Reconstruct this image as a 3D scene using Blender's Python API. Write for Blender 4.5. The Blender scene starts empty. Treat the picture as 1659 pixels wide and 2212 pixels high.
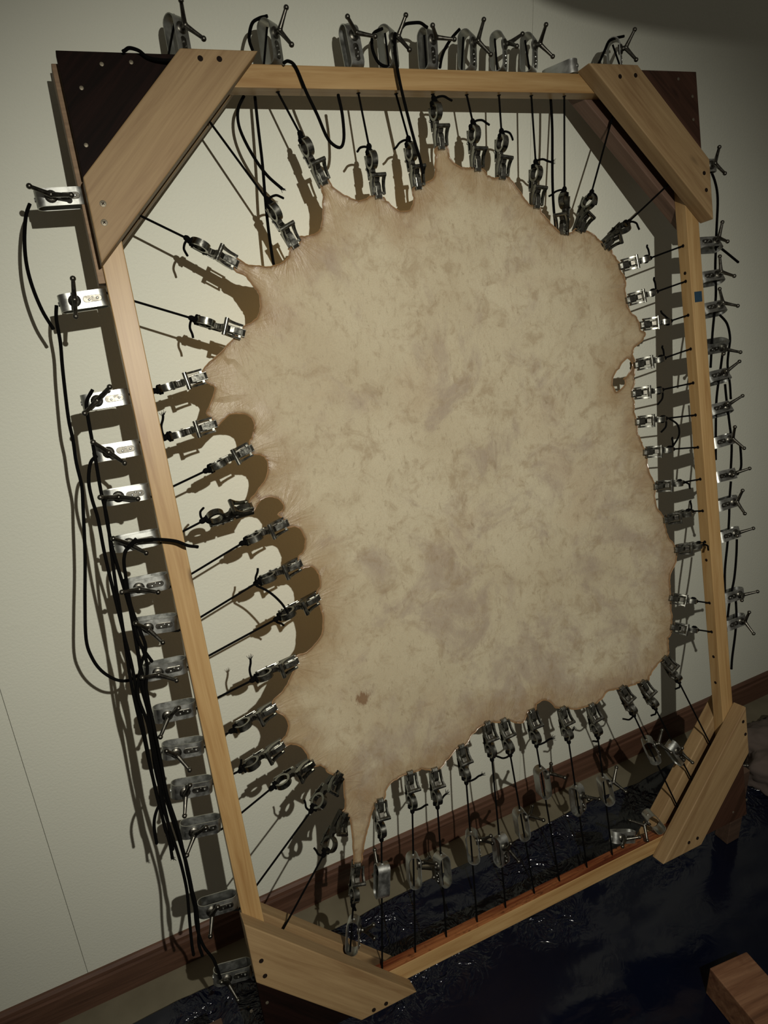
import bpy, bmesh, math, random
from mathutils import Vector, Matrix
from mathutils.geometry import delaunay_2d_cdt

random.seed(7)
S = bpy.context.scene
COL = S.collection

# ------------------------------------------------------------------ camera
cam_d = bpy.data.cameras.new('camera')
cam = bpy.data.objects.new('camera', cam_d)
COL.objects.link(cam)
cam_d.sensor_fit = 'HORIZONTAL'
cam_d.sensor_width = 36.0
cam_d.lens = 32.506
cam_d.clip_start = 0.02
cam.matrix_world = Matrix((
    (0.89441549, 0.21040936, -0.39465026, -0.11964),
    (-0.44348454, 0.30319218, -0.84344293, -1.43253),
    (-0.05781341, 0.92940971, 0.36449308, 1.75345),
    (0, 0, 0, 1)))
S.camera = cam

# ------------------------------------------------------------------ world and lamp
W = bpy.data.worlds.new('room_dark')
S.world = W
W.use_nodes = True
W.node_tree.nodes['Background'].inputs[0].default_value = (1.0, 0.90, 0.74, 1)
W.node_tree.nodes['Background'].inputs[1].default_value = 0.068

LAMP_POS = Vector((0.098, -1.9775, 2.2012))
LAMP_AIM = Vector((0.58, 0.0, 0.92))
ld = bpy.data.lights.new('work_light', 'SPOT')
ld.energy = 171
ld.color = (1.0, 0.955, 0.85)
ld.spot_size = math.radians(82)
ld.spot_blend = 1.0
ld.shadow_soft_size = 0.007
lo = bpy.data.objects.new('work_light', ld)
COL.objects.link(lo)
lo.location = LAMP_POS
lo.rotation_euler = (LAMP_AIM - LAMP_POS).to_track_quat('-Z', 'Y').to_euler()

S.view_settings.view_transform = 'Standard'
S.view_settings.look = 'None'
S.view_settings.gamma = 1.0
S.view_settings.use_curve_mapping = False
S.view_settings.exposure = 0.0

# ------------------------------------------------------------------ frame placement (metres)
# frame space: u right along the top rail, v up the frame, w out of its front face
FR = Matrix((
    (0.9994959, 0.0, -0.0317469, 0.0),
    (-0.0309987, 0.2158235, -0.9759402, -0.0894092),
    (0.0068517, 0.9764324, 0.2157147, 2.045),
    (0, 0, 0, 1)))
FW, FH, FD, BAR, BT = 1309.4, 1829.1, 31.0, 38.0, 38.0
HW = -15.5          # the hide and the cords lie in the middle of the rails

def mm(u, v, w=HW):
    return Vector((u, v, w)) * 0.001

def fw(u, v, w=HW):
    return FR @ mm(u, v, w)

# ------------------------------------------------------------------ mesh helpers
class MB:
    """collects verts and faces (millimetres) for one mesh"""
    def __init__(self):
        self.v, self.f = [], []

    def add(self, vs, fs):
        n = len(self.v)
        self.v += [tuple(p) for p in vs]
        self.f += [tuple(i + n for i in f) for f in fs]
        return self

    def box(self, x0, x1, y0, y1, z0, z1):
        vs = [(x, y, z) for z in (z0, z1) for y in (y0, y1) for x in (x0, x1)]
        return self.add(vs, [(0, 2, 3, 1), (4, 5, 7, 6), (0, 1, 5, 4), (2, 6, 7, 3), (0, 4, 6, 2), (1, 3, 7, 5)])

    def prism(self, poly, y0, y1):
        """polygon in xz (counter-clockwise), extruded along y"""
        n = len(poly)
        vs = [(x, y0, z) for x, z in poly] + [(x, y1, z) for x, z in poly]
        fs = [tuple(range(n)), tuple(range(2 * n - 1, n - 1, -1))]
        fs += [((i + 1) % n, i, n + i, n + (i + 1) % n) for i in range(n)]
        return self.add(vs, fs)

    def slab(self, poly, z0, z1):
        """polygon in xy, extruded along z"""
        n = len(poly)
        vs = [(x, y, z0) for x, y in poly] + [(x, y, z1) for x, y in poly]
        fs = [tuple(range(n - 1, -1, -1)), tuple(range(n, 2 * n))]
        fs += [(i, (i + 1) % n, n + (i + 1) % n, n + i) for i in range(n)]
        return self.add(vs, fs)

    def tube(self, pts, r, n=8, cap=True):
        pts = [Vector(p) for p in pts]
        rr = r if isinstance(r, (list, tuple)) else [r] * len(pts)
        vs, fs = [], []
        up = None
        for i, p in enumerate(pts):
            d = (pts[min(i + 1, len(pts) - 1)] - pts[max(i - 1, 0)]).normalized()
            if up is None:
                up = d.orthogonal().normalized()
            up = (up - d * up.dot(d))
            up = up.normalized() if up.length > 1e-6 else d.orthogonal().normalized()
            b = d.cross(up)
            for k in range(n):
                a = 2 * math.pi * k / n
                vs.append(p + (up * math.cos(a) + b * math.sin(a)) * rr[i])
        for i in range(len(pts) - 1):
            for k in range(n):
                a, b_ = i * n + k, i * n + (k + 1) % n
                fs.append((a, b_, b_ + n, a + n))
        if cap:
            fs.append(tuple(range(n - 1, -1, -1)))
            m = (len(pts) - 1) * n
            fs.append(tuple(range(m, m + n)))
        return self.add(vs, fs)

    def ball(self, c, r, n=10, m=6, s=(1, 1, 1)):
        c = Vector(c)
        vs = [(c.x, c.y, c.z + r * s[2])]
        for i in range(1, m):
            t = math.pi * i / m
            for k in range(n):
                a = 2 * math.pi * k / n
                vs.append((c.x + r * s[0] * math.sin(t) * math.cos(a), c.y + r * s[1] * math.sin(t) * math.sin(a), c.z + r * s[2] * math.cos(t)))
        vs.append((c.x, c.y, c.z - r * s[2]))
        fs = [(0, 1 + k, 1 + (k + 1) % n) for k in range(n)]
        for i in range(m - 2):
            for k in range(n):
                a, b = 1 + i * n + k, 1 + i * n + (k + 1) % n
                fs.append((a, a + n, b + n, b))
        e = len(vs) - 1
        q = 1 + (m - 2) * n
        fs += [(e, q + (k + 1) % n, q + k) for k in range(n)]
        return self.add(vs, fs)

    def loop_band(self, path, y0, y1, t):
        """closed strip: path in xz is the outer line, thickness t inwards, from y0 to y1"""
        n = len(path)
        outer = [Vector((p[0], p[1])) for p in path]
        inner = []
        for i in range(n):
            d = (outer[(i + 1) % n] - outer[i - 1]).normalized()
            inner.append(outer[i] + Vector((-d.y, d.x)) * t)
        vs = [(p.x, y0, p.y) for p in outer] + [(p.x, y1, p.y) for p in outer] + \
             [(p.x, y0, p.y) for p in inner] + [(p.x, y1, p.y) for p in inner]
        fs = []
        for i in range(n):
            j = (i + 1) % n
            fs += [(i, n + i, n + j, j), (2 * n + i, 2 * n + j, 3 * n + j, 3 * n + i),
                   (i, j, 2 * n + j, 2 * n + i), (n + i, 3 * n + i, 3 * n + j, n + j)]
        return self.add(vs, fs)

    def mesh(self, name, mat=None, smooth=False, bevel=0.0):
        me = bpy.data.meshes.new(name)
        me.from_pydata([(x * .001, y * .001, z * .001) for x, y, z in self.v], [], self.f)
        bm = bmesh.new()
        bm.from_mesh(me)
        bmesh.ops.recalc_face_normals(bm, faces=bm.faces[:])
        if bevel:
            es = [e for e in bm.edges if len(e.link_faces) == 2 and e.calc_face_angle(0) > 0.6]
            bmesh.ops.bevel(bm, geom=es, offset=bevel * .001, segments=2, affect='EDGES', profile=0.5)
        bm.to_mesh(me)
        bm.free()
        if mat:
            me.materials.append(mat)
        if smooth:
            me.polygons.foreach_set('use_smooth', [True] * len(me.polygons))
            me.set_sharp_from_angle(angle=math.radians(40))
        return me

def put(name, me, parent=None, mat4=None):
    o = bpy.data.objects.new(name, me)
    COL.objects.link(o)
    if parent:
        o.parent = parent
    if mat4 is not None:
        o.matrix_basis = mat4
    return o

def tag(o, label=None, cat=None, group=None, kind=None):
    if label: o['label'] = label
    if cat: o['category'] = cat
    if group: o['group'] = group
    if kind: o['kind'] = kind
    return o

def basis(x, z_hint, pos):
    """matrix with local x along x, local z as close as possible to z_hint"""
    x = Vector(x).normalized()
    z = Vector(z_hint) - x * Vector(z_hint).dot(x)
    z.normalize()
    y = z.cross(x)
    return Matrix(((x.x, y.x, z.x, pos[0]), (x.y, y.y, z.y, pos[1]), (x.z, y.z, z.z, pos[2]), (0, 0, 0, 1)))

def smooth_path(pts, step=4):
    P = [Vector(p) for p in pts]
    out = []
    for i in range(len(P) - 1):
        p0, p1, p2, p3 = P[max(i - 1, 0)], P[i], P[i + 1], P[min(i + 2, len(P) - 1)]
        for k in range(step):
            t = k / step
            out.append(0.5 * ((2 * p1) + (p2 - p0) * t + (2 * p0 - 5 * p1 + 4 * p2 - p3) * t * t + (3 * p1 - p0 - 3 * p2 + p3) * t ** 3))
    out.append(P[-1])
    return out

# ------------------------------------------------------------------ materials
def new_mat(name):
    m = bpy.data.materials.new(name)
    m.use_nodes = True
    return m, m.node_tree, m.node_tree.nodes['Principled BSDF']

def node(nt, typ, **kw):
    n = nt.nodes.new(typ)
    for k, v in kw.items():
        if k.startswith('_'):
            n.inputs[int(k[1:])].default_value = v
        else:
            setattr(n, k, v)
    return n

def noise(nt, vec, scale, detail=4, rough=0.6, dist=0.0):
    n = nt.nodes.new('ShaderNodeTexNoise')
    n.inputs['Scale'].default_value = scale
    n.inputs['Detail'].default_value = detail
    n.inputs['Roughness'].default_value = rough
    n.inputs['Distortion'].default_value = dist
    if vec: nt.links.new(vec, n.inputs['Vector'])
    return n.outputs['Fac']

def ramp(nt, fac, stops):
    r = nt.nodes.new('ShaderNodeValToRGB')
    e = r.color_ramp.elements
    e[0].position, e[0].color = stops[0][0], (*stops[0][1], 1)
    e[1].position, e[1].color = stops[-1][0], (*stops[-1][1], 1)
    for p, c in stops[1:-1]:
        q = e.new(p)
        q.color = (*c, 1)
    nt.links.new(fac, r.inputs[0])
    return r.outputs[0]

def mixc(nt, fac, a, b, mode='MIX'):
    m = nt.nodes.new('ShaderNodeMix')
    m.data_type = 'RGBA'
    m.blend_type = mode
    for sock, v in ((m.inputs[0], fac), (m.inputs[6], a), (m.inputs[7], b)):
        if isinstance(v, (float, int)):
            sock.default_value = v
        elif isinstance(v, tuple):
            sock.default_value = (*v, 1)
        else:
            nt.links.new(v, sock)
    return m.outputs[2]

def maprange(nt, v, a, b, c=0.0, d=1.0, smooth=True):
    n = nt.nodes.new('ShaderNodeMapRange')
    n.interpolation_type = 'SMOOTHSTEP' if smooth else 'LINEAR'
    nt.links.new(v, n.inputs[0])
    for i, x in zip((1, 2, 3, 4), (a, b, c, d)):
        n.inputs[i].default_value = x
    return n.outputs[0]

def math_n(nt, op, a, b=None):
    n = nt.nodes.new('ShaderNodeMath')
    n.operation = op
    for i, v in enumerate((a, b)):
        if v is None: continue
        if isinstance(v, (int, float)): n.inputs[i].default_value = v
        else: nt.links.new(v, n.inputs[i])
    return n.outputs[0]

def coords(nt, scale=(1, 1, 1), which='Object', loc=None):
    t = nt.nodes.new('ShaderNodeTexCoord')
    m = nt.nodes.new('ShaderNodeMapping')
    m.inputs['Scale'].default_value = scale
    nt.links.new(t.outputs[which], m.inputs['Vector'])
    if which == 'Object':
        oi = nt.nodes.new('ShaderNodeObjectInfo')
        sc = nt.nodes.new('ShaderNodeVectorMath')
        sc.operation = 'SCALE'
        cv = nt.nodes.new('ShaderNodeCombineXYZ')
        for i in range(3): nt.links.new(oi.outputs['Random'], cv.inputs[i])
        nt.links.new(cv.outputs[0], sc.inputs[0])
        sc.inputs['Scale'].default_value = 37.0
        nt.links.new(sc.outputs[0], m.inputs['Location'])
    return m.outputs[0]

def bump(nt, bsdf, h, strength=0.3, dist=0.002):
    b = nt.nodes.new('ShaderNodeBump')
    b.inputs['Strength'].default_value = strength
    b.inputs['Distance'].default_value = dist
    nt.links.new(h, b.inputs['Height'])
    nt.links.new(b.outputs[0], bsdf.inputs['Normal'])

def wood(name, dark, mid, light, rough=0.55, stain=None, spec=0.4):
    m, nt, b = new_mat(name)
    v = coords(nt, (1.6, 26, 26))
    n1 = noise(nt, v, 1.7, 5, 0.62, 0.9)
    v2 = coords(nt, (6, 260, 260))
    n2 = noise(nt, v2, 1.0, 3, 0.6)
    c = ramp(nt, n1, [(0.30, dark), (0.47, mid), (0.68, light)])
    c = mixc(nt, maprange(nt, n2, 0.35, 0.75, 0.0, 0.35), c, dark)
    v3 = coords(nt, (5, 14, 14))
    kn = noise(nt, v3, 1.0, 2, 0.5)
    c = mixc(nt, maprange(nt, kn, 0.69, 0.76), c, tuple(x * 0.35 for x in dark))
    if stain:
        v4 = coords(nt, (9, 9, 9))
        st = noise(nt, v4, 1.0, 4, 0.65)
        c = mixc(nt, maprange(nt, st, 0.52, 0.72, 0, 0.75), c, stain)
    nt.links.new(c, b.inputs['Base Color'])
    b.inputs['Roughness'].default_value = rough
    b.inputs['Specular IOR Level'].default_value = spec
    bump(nt, b, n2, 0.25, 0.0006)
    return m

def plain(name, col, rough=0.5, metal=0.0, var=0.25, scale=40, spec=0.5, bumpy=0.15):
    m, nt, b = new_mat(name)
    v = coords(nt)
    n = noise(nt, v, scale, 4, 0.6)
    c = mixc(nt, n, tuple(x * (1 - var) for x in col), tuple(min(1, x * (1 + var)) for x in col))
    nt.links.new(c, b.inputs['Base Color'])
    nt.links.new(maprange(nt, n, 0.3, 0.7, max(0.02, rough - 0.1), min(1, rough + 0.1)), b.inputs['Roughness'])
    b.inputs['Metallic'].default_value = metal
    b.inputs['Specular IOR Level'].default_value = spec
    if bumpy: bump(nt, b, n, bumpy, 0.0008)
    return m

M = {}
M['rail'] = wood('rail_pine', (0.245, 0.138, 0.050), (0.325, 0.207, 0.086), (0.385, 0.26, 0.118), 0.42)
M['brace'] = wood('brace_lumber', (0.175, 0.104, 0.045), (0.235, 0.154, 0.072), (0.285, 0.195, 0.095), 0.6)
M['gusset'] = wood('dark_board', (0.0035, 0.0018, 0.0012), (0.007, 0.003, 0.002), (0.013, 0.005, 0.0035), 0.65, spec=0.08)
M['gusset_brown'] = wood('brown_board', (0.020, 0.009, 0.005), (0.036, 0.016, 0.009), (0.055, 0.025, 0.015), 0.6, spec=0.2)
M['brace_red'] = wood('reddish_brace', (0.075, 0.042, 0.028), (0.115, 0.068, 0.046), (0.15, 0.092, 0.064), 0.6)
M['cleat'] = wood('cleat_wood', (0.14, 0.085, 0.045), (0.20, 0.13, 0.072), (0.25, 0.165, 0.095), 0.65)
M['foot'] = wood('shaded_foot_wood', (0.035, 0.020, 0.012), (0.06, 0.034, 0.021), (0.085, 0.05, 0.032), 0.7)  # wood darkened to stand in for the gusset's shadow on the feet
M['skirting'] = wood('skirting_wood', (0.050, 0.023, 0.014), (0.082, 0.040, 0.024), (0.12, 0.060, 0.038), 0.45)
M['block'] = wood('block_wood', (0.10, 0.045, 0.022), (0.18, 0.085, 0.042), (0.26, 0.14, 0.075), 0.6, stain=(0.07, 0.022, 0.010))
M['steel'] = plain('clip_steel', (0.24, 0.24, 0.21), 0.27, 1.0, 0.35, 90)
M['strap'] = plain('strap_steel', (0.46, 0.47, 0.44), 0.42, 1.0, 0.35, 45)
M['castmetal'] = plain('cast_metal', (0.105, 0.10, 0.085), 0.38, 1.0, 0.4, 120)
M['cord'] = plain('black_cord', (0.0028, 0.0027, 0.0026), 0.95, 0.0, 0.4, 500, 0.03, 0.4)
M['hole'] = plain('dark_hole', (0.010, 0.006, 0.004), 0.9, 0, 0.2, 60, 0.1)
M['screw'] = plain('screw_head', (0.16, 0.14, 0.10), 0.5, 0.6, 0.3, 200)
M['tape'] = plain('blue_tape', (0.012, 0.035, 0.06), 0.5, 0, 0.2, 60)
M['floor'] = plain('floor_vinyl', (0.13, 0.115, 0.075), 0.6, 0, 0.3, 12)
M['cloth'] = plain('grey_cloth', (0.085, 0.065, 0.055), 0.9, 0, 0.35, 14)
M['shade'] = plain('blocker_shell', (0.03, 0.03, 0.03), 0.5, 0, 0.2, 20)  # dark shell of the light blocker added above the view

def wall_mat():
    m, nt, b = new_mat('painted_panel')
    v = coords(nt, (1, 1, 1), 'Generated')
    t = nt.nodes.new('ShaderNodeNewGeometry')
    p = t.outputs['Position']
    n1 = noise(nt, p, 2.2, 4, 0.6)
    c = mixc(nt, n1, (0.54, 0.552, 0.470), (0.61, 0.62, 0.53))
    # faint grey scuffs
    sc = noise(nt, p, 9, 5, 0.7)
    c = mixc(nt, maprange(nt, sc, 0.62, 0.80, 0, 0.22), c, (0.36, 0.36, 0.31))
    # fly specks
    vo = node(nt, 'ShaderNodeTexVoronoi')
    vo.inputs['Scale'].default_value = 13
    nt.links.new(p, vo.inputs['Vector'])
    sp = maprange(nt, vo.outputs['Distance'], 0.018, 0.045, 1, 0)
    ww = node(nt, 'ShaderNodeTexWhiteNoise')
    nt.links.new(vo.outputs['Position'], ww.inputs['Vector'])
    sel = math_n(nt, 'GREATER_THAN', ww.outputs['Value'], 0.82)
    c = mixc(nt, math_n(nt, 'MULTIPLY', math_n(nt, 'MULTIPLY', sp, sel), 0.8), c, (0.07, 0.06, 0.045))
    nt.links.new(c, b.inputs['Base Color'])
    b.inputs['Roughness'].default_value = 0.62
    b.inputs['Specular IOR Level'].default_value = 0.25
    f = noise(nt, p, 170, 4, 0.6)
    bump(nt, b, f, 0.5, 0.0018)
    return m
M['wall'] = wall_mat()

def tarp_mat():
    m, nt, b = new_mat('blue_tarp')
    t = nt.nodes.new('ShaderNodeNewGeometry')
    p = t.outputs['Position']
    n1 = noise(nt, p, 6, 4)
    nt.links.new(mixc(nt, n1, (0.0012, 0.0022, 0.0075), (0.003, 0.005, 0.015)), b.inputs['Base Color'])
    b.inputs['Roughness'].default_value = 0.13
    b.inputs['Specular IOR Level'].default_value = 0.5
    # bunched and crinkled along the wall, smoother further out
    sx = nt.nodes.new('ShaderNodeSeparateXYZ')
    nt.links.new(p, sx.inputs[0])
    bun = maprange(nt, sx.outputs[1], -0.47, -0.36, 0.02, 1.0)
    clus = maprange(nt, noise(nt, p, 3.2, 2, 0.5), 0.44, 0.62, 0.12, 3.0)
    bun = math_n(nt, 'MULTIPLY', bun, clus)
    n2 = noise(nt, p, 15, 3, 0.5, 1.4)
    n2 = math_n(nt, 'ABSOLUTE', math_n(nt, 'SUBTRACT', n2, 0.5))
    n3 = noise(nt, p, 8, 3, 0.5, 0.6)
    bump(nt, b, math_n(nt, 'ADD', math_n(nt, 'MULTIPLY', math_n(nt, 'MULTIPLY', n2, 1.3), bun), math_n(nt, 'MULTIPLY', n3, 0.16)), 0.7, 0.014)
    return m
M['tarp'] = tarp_mat()

def hide_mat():
    m, nt, b = new_mat('raw_hide')
    tc = nt.nodes.new('ShaderNodeTexCoord')
    p = tc.outputs['Object']
    ed = nt.nodes.new('ShaderNodeAttribute'); ed.attribute_name = 'edge'
    ta = nt.nodes.new('ShaderNodeAttribute'); ta.attribute_name = 'streak'
    edge = ed.outputs['Fac']            # metres from the rim
    # cream ground with warm and greenish clouds
    big = noise(nt, p, 3.0, 4, 0.55, 0.4)
    c = ramp(nt, big, [(0.30, (0.435, 0.382, 0.258)), (0.50, (0.515, 0.468, 0.328)), (0.70, (0.565, 0.522, 0.375))])
    # purple-grey bruised patches
    # tension lines run outwards from the middle of the hide
    off = nt.nodes.new('ShaderNodeVectorMath'); off.operation = 'SUBTRACT'
    nt.links.new(p, off.inputs[0]); off.inputs[1].default_value = (0.60, -0.86, HW * .001)
    ln = nt.nodes.new('ShaderNodeVectorMath'); ln.operation = 'LENGTH'
    nt.links.new(off.outputs[0], ln.inputs[0])
    nm = nt.nodes.new('ShaderNodeVectorMath'); nm.operation = 'NORMALIZE'
    nt.links.new(off.outputs[0], nm.inputs[0])
    dirs = nt.nodes.new('ShaderNodeVectorMath'); dirs.operation = 'SCALE'
    nt.links.new(nm.outputs[0], dirs.inputs[0]); dirs.inputs['Scale'].default_value = 7.0
    zz = nt.nodes.new('ShaderNodeCombineXYZ')
    nt.links.new(math_n(nt, 'MULTIPLY', ln.outputs['Value'], 7.5), zz.inputs[2])
    rv_ = nt.nodes.new('ShaderNodeVectorMath'); rv_.operation = 'ADD'
    nt.links.new(dirs.outputs[0], rv_.inputs[0]); nt.links.new(zz.outputs[0], rv_.inputs[1])
    radial = noise(nt, rv_.outputs[0], 1.0, 6, 0.68, 0.5)
    rw = maprange(nt, ln.outputs['Value'], 0.16, 0.46, 0.0, 0.55)
    cloud = noise(nt, p, 6.5, 6, 0.68, 0.7)
    pat = math_n(nt, 'ADD', cloud, math_n(nt, 'MULTIPLY', math_n(nt, 'SUBTRACT', radial, cloud), rw))
    sp3 = nt.nodes.new('ShaderNodeSeparateXYZ')
    nt.links.new(p, sp3.inputs[0])
    # the belly side (right and low) carries more of them than the back
    low = maprange(nt, math_n(nt, 'SUBTRACT', math_n(nt, 'MULTIPLY', sp3.outputs[0], 0.8), sp3.outputs[1]), 1.15, 1.95, -0.025, 0.045)
    c = mixc(nt, maprange(nt, math_n(nt, 'ADD', pat, low), 0.48, 0.645, 0, 0.66), c, (0.29, 0.237, 0.195))
    pk = noise(nt, p, 4.3, 4, 0.6, 0.3)
    c = mixc(nt, maprange(nt, pk, 0.52, 0.72, 0, 0.30), c, (0.42, 0.315, 0.20))
    # brown veins and freckles
    med = noise(nt, p, 24, 7, 0.72, 0.5)
    c = mixc(nt, maprange(nt, med, 0.47, 0.70, 0, 0.62), c, (0.27, 0.205, 0.122))
    # short slanting hair stubble
    hm = nt.nodes.new('ShaderNodeMapping')
    hm.inputs['Rotation'].default_value = (0, 0, math.radians(35))
    hm.inputs['Scale'].default_value = (1.0, 0.38, 1.0)
    nt.links.new(p, hm.inputs['Vector'])
    fl = noise(nt, hm.outputs[0], 130, 4, 0.75, 0.6)
    c = mixc(nt, maprange(nt, fl, 0.54, 0.74, 0, 0.46), c, (0.16, 0.115, 0.065))
    gr = noise(nt, p, 420, 2, 0.6)
    c = mixc(nt, maprange(nt, gr, 0.35, 0.7, 0.0, 0.22), c, (0.30, 0.245, 0.16))
    # brown drying rim
    wob = noise(nt, p, 14, 3)
    ee = math_n(nt, 'ADD', edge, math_n(nt, 'MULTIPLY', math_n(nt, 'SUBTRACT', wob, 0.5), 0.10))
    c = mixc(nt, maprange(nt, ee, 0.0, 0.085, 0.50, 0.0), c, (0.255, 0.160, 0.074))
    c = mixc(nt, maprange(nt, edge, 0.0, 0.007, 0.75, 0.0), c, (0.10, 0.045, 0.018))
    # stretched fibres near the clips
    comb = nt.nodes.new('ShaderNodeVectorMath'); comb.operation = 'MULTIPLY'
    nt.links.new(ta.outputs['Vector'], comb.inputs[0])
    comb.inputs[1].default_value = (9, 12, 0)
    st = noise(nt, comb.outputs[0], 1.0, 4, 0.6)
    sepa = nt.nodes.new('ShaderNodeSeparateXYZ')
    nt.links.new(ta.outputs['Vector'], sepa.inputs[0])
    near = maprange(nt, sepa.outputs[1], 0.01, 0.13, 1.0, 0.0)
    sf = math_n(nt, 'MULTIPLY', near, maprange(nt, st, 0.52, 0.72, 0, 0.42))
    c = mixc(nt, sf, c, (0.24, 0.15, 0.075))
    # the round brown scar above the leg
    scar = nt.nodes.new('ShaderNodeVectorMath'); scar.operation = 'DISTANCE'
    nt.links.new(p, scar.inputs[0]); scar.inputs[1].default_value = (0.318, -1.182, HW * .001)
    sd = math_n(nt, 'ADD', scar.outputs['Value'], math_n(nt, 'MULTIPLY', math_n(nt, 'SUBTRACT', fl, 0.5), 0.035))
    c = mixc(nt, maprange(nt, sd, 0.010, 0.018, 0.8, 0.0), c, (0.13, 0.06, 0.022))
    nt.links.new(c, b.inputs['Base Color'])
    rg = maprange(nt, ee, 0.0, 0.09, 0.32, 0.68)
    nt.links.new(rg, b.inputs['Roughness'])
    b.inputs['Specular IOR Level'].default_value = 0.45
    hgt = math_n(nt, 'ADD', math_n(nt, 'MULTIPLY', med, 0.5), math_n(nt, 'ADD', math_n(nt, 'MULTIPLY', fl, 0.25), math_n(nt, 'MULTIPLY', math_n(nt, 'MULTIPLY', st, near), 0.8)))
    bump(nt, b, hgt, 0.55, 0.004)
    # thin skin lets some brown light through
    tr = nt.nodes.new('ShaderNodeBsdfTranslucent')
    tr.inputs[0].default_value = (0.62, 0.36, 0.15, 1)
    mx = nt.nodes.new('ShaderNodeMixShader')
    mx.inputs[0].default_value = 0.34
    nt.links.new(b.outputs[0], mx.inputs[1]); nt.links.new(tr.outputs[0], mx.inputs[2])
    nt.links.new(mx.outputs[0], nt.nodes['Material Output'].inputs[0])
    return m
M['hide'] = hide_mat()
CLIPS={
 'left':[(140,-270,220,-321,0,-188,0),(121,-403,209,-440,0,-352,0),(42,-519,128,-506,0,-519,0),(45,-601,129,-591,0,-601,0),(97,-671,185,-645,0,-697,0),(71,-758,165,-752,0,-780,-45),(131,-815,225,-794,0,-861,0),(147,-894,237,-876,0,-943,0),(168,-973,260,-950,0,-1015,5),(104,-1076,196,-1062,0,-1096,0),(50,-1161,138,-1140,0,-1174,0),(51,-1244,139,-1220,0,-1250,0),(105,-1300,190,-1278,0,-1344,5),],
 'bottom':[(173,-1376,241,-1322,0,-1518,15),(178,-1483,236,-1411,0,-1682,25),(222,-1615,245,-1531,170,-1829,0),(307,-1495,317,-1411,253,-1829,0),(385,-1466,392,-1376,334,-1829,0),(444,-1479,449,-1390,414,-1829,0),(521,-1451,520,-1361,495,-1829,0),(592,-1422,591,-1331,573,-1829,0),(640,-1429,632,-1338,657,-1829,0),(711,-1431,708,-1341,730,-1829,0),(801,-1463,792,-1363,812,-1829,0),(885,-1477,873,-1382,890,-1829,0),(999,-1454,967,-1368,1141,-1829,0),(1069,-1462,1032,-1375,1223,-1829,0),(1148,-1409,1107,-1334,1309,-1779,0),],
 'right':[(1167,-379,1081,-390,1309,-351,0),(1181,-454,1092,-465,1309,-432,0),(1217,-524,1127,-524,1309,-511,0),(1193,-606,1099,-611,1309,-590,0),(1165,-678,1084,-675,1309,-675,0),(1180,-747,1088,-741,1309,-756,0),(1190,-823,1103,-815,1309,-837,0),(1214,-909,1126,-902,1309,-914,0),(1233,-986,1147,-988,1309,-999,0),(1264,-1076,1173,-1069,1309,-1055,0),(1227,-1217,1144,-1186,1309,-1248,0),(1227,-1294,1140,-1261,1309,-1327,0),],
 'top':[(296,-212,334,-297,170,0,0),(378,-102,409,-191,335,0,0),(511,-127,514,-219,503,0,0),(595,-109,601,-206,576,0,0),(662,-44,663,-134,655,0,0),(743,-88,739,-176,732,0,0),(808,-104,795,-193,814,0,0),(883,-166,871,-253,892,0,0),(947,-236,935,-309,978,-0,60),(1022,-228,976,-306,1135,0,-15),(1117,-296,1042,-343,1309,-181,-20),],
}
LEFT_T=[(-201,-15,-1),(-359,-98,-3),(-522,38,-1),(-609,-46,-0),(-686,-14,1),(-768,-38,1),(-848,-15,2),(-926,-52,7),(-1008,-23,4),(-1092,47,6),(-1169,-58,10),(-1249,-110,11),(-1330,-136,10),(-1495,-114,7),(-1650,-68,11),]
TOP_T=[(193,-54,0),(351,-90,1),(507,-30,-3),(577,-90,2),(659,-8,5),(745,-61,7),(817,-136,7),(889,-47,8),(1114,-88,3),]
RIGHT_T=[(-187,-78),(-361,-107),(-440,-79),(-513,-66),(-597,-4),(-675,16),(-754,10),(-832,-75),(-918,6),(-990,-95),(-1072,5),(-1232,9),(-1307,-87),]
BOTTOM_T=[(203,-1713,219,-1644,60),(284,-1630,300,-1550,180),(362,-1643,371,-1559,80),(431,-1673,435,-1587,-80),(513,-1642,515,-1564,60),(581,-1681,584,-1603,15),(646,-1637,644,-1563,80),(716,-1566,714,-1483,85),(806,-1636,806,-1564,25),(895,-1656,886,-1572,75),(1056,-1601,1027,-1523,55),(1146,-1644,1098,-1561,5),]
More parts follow.
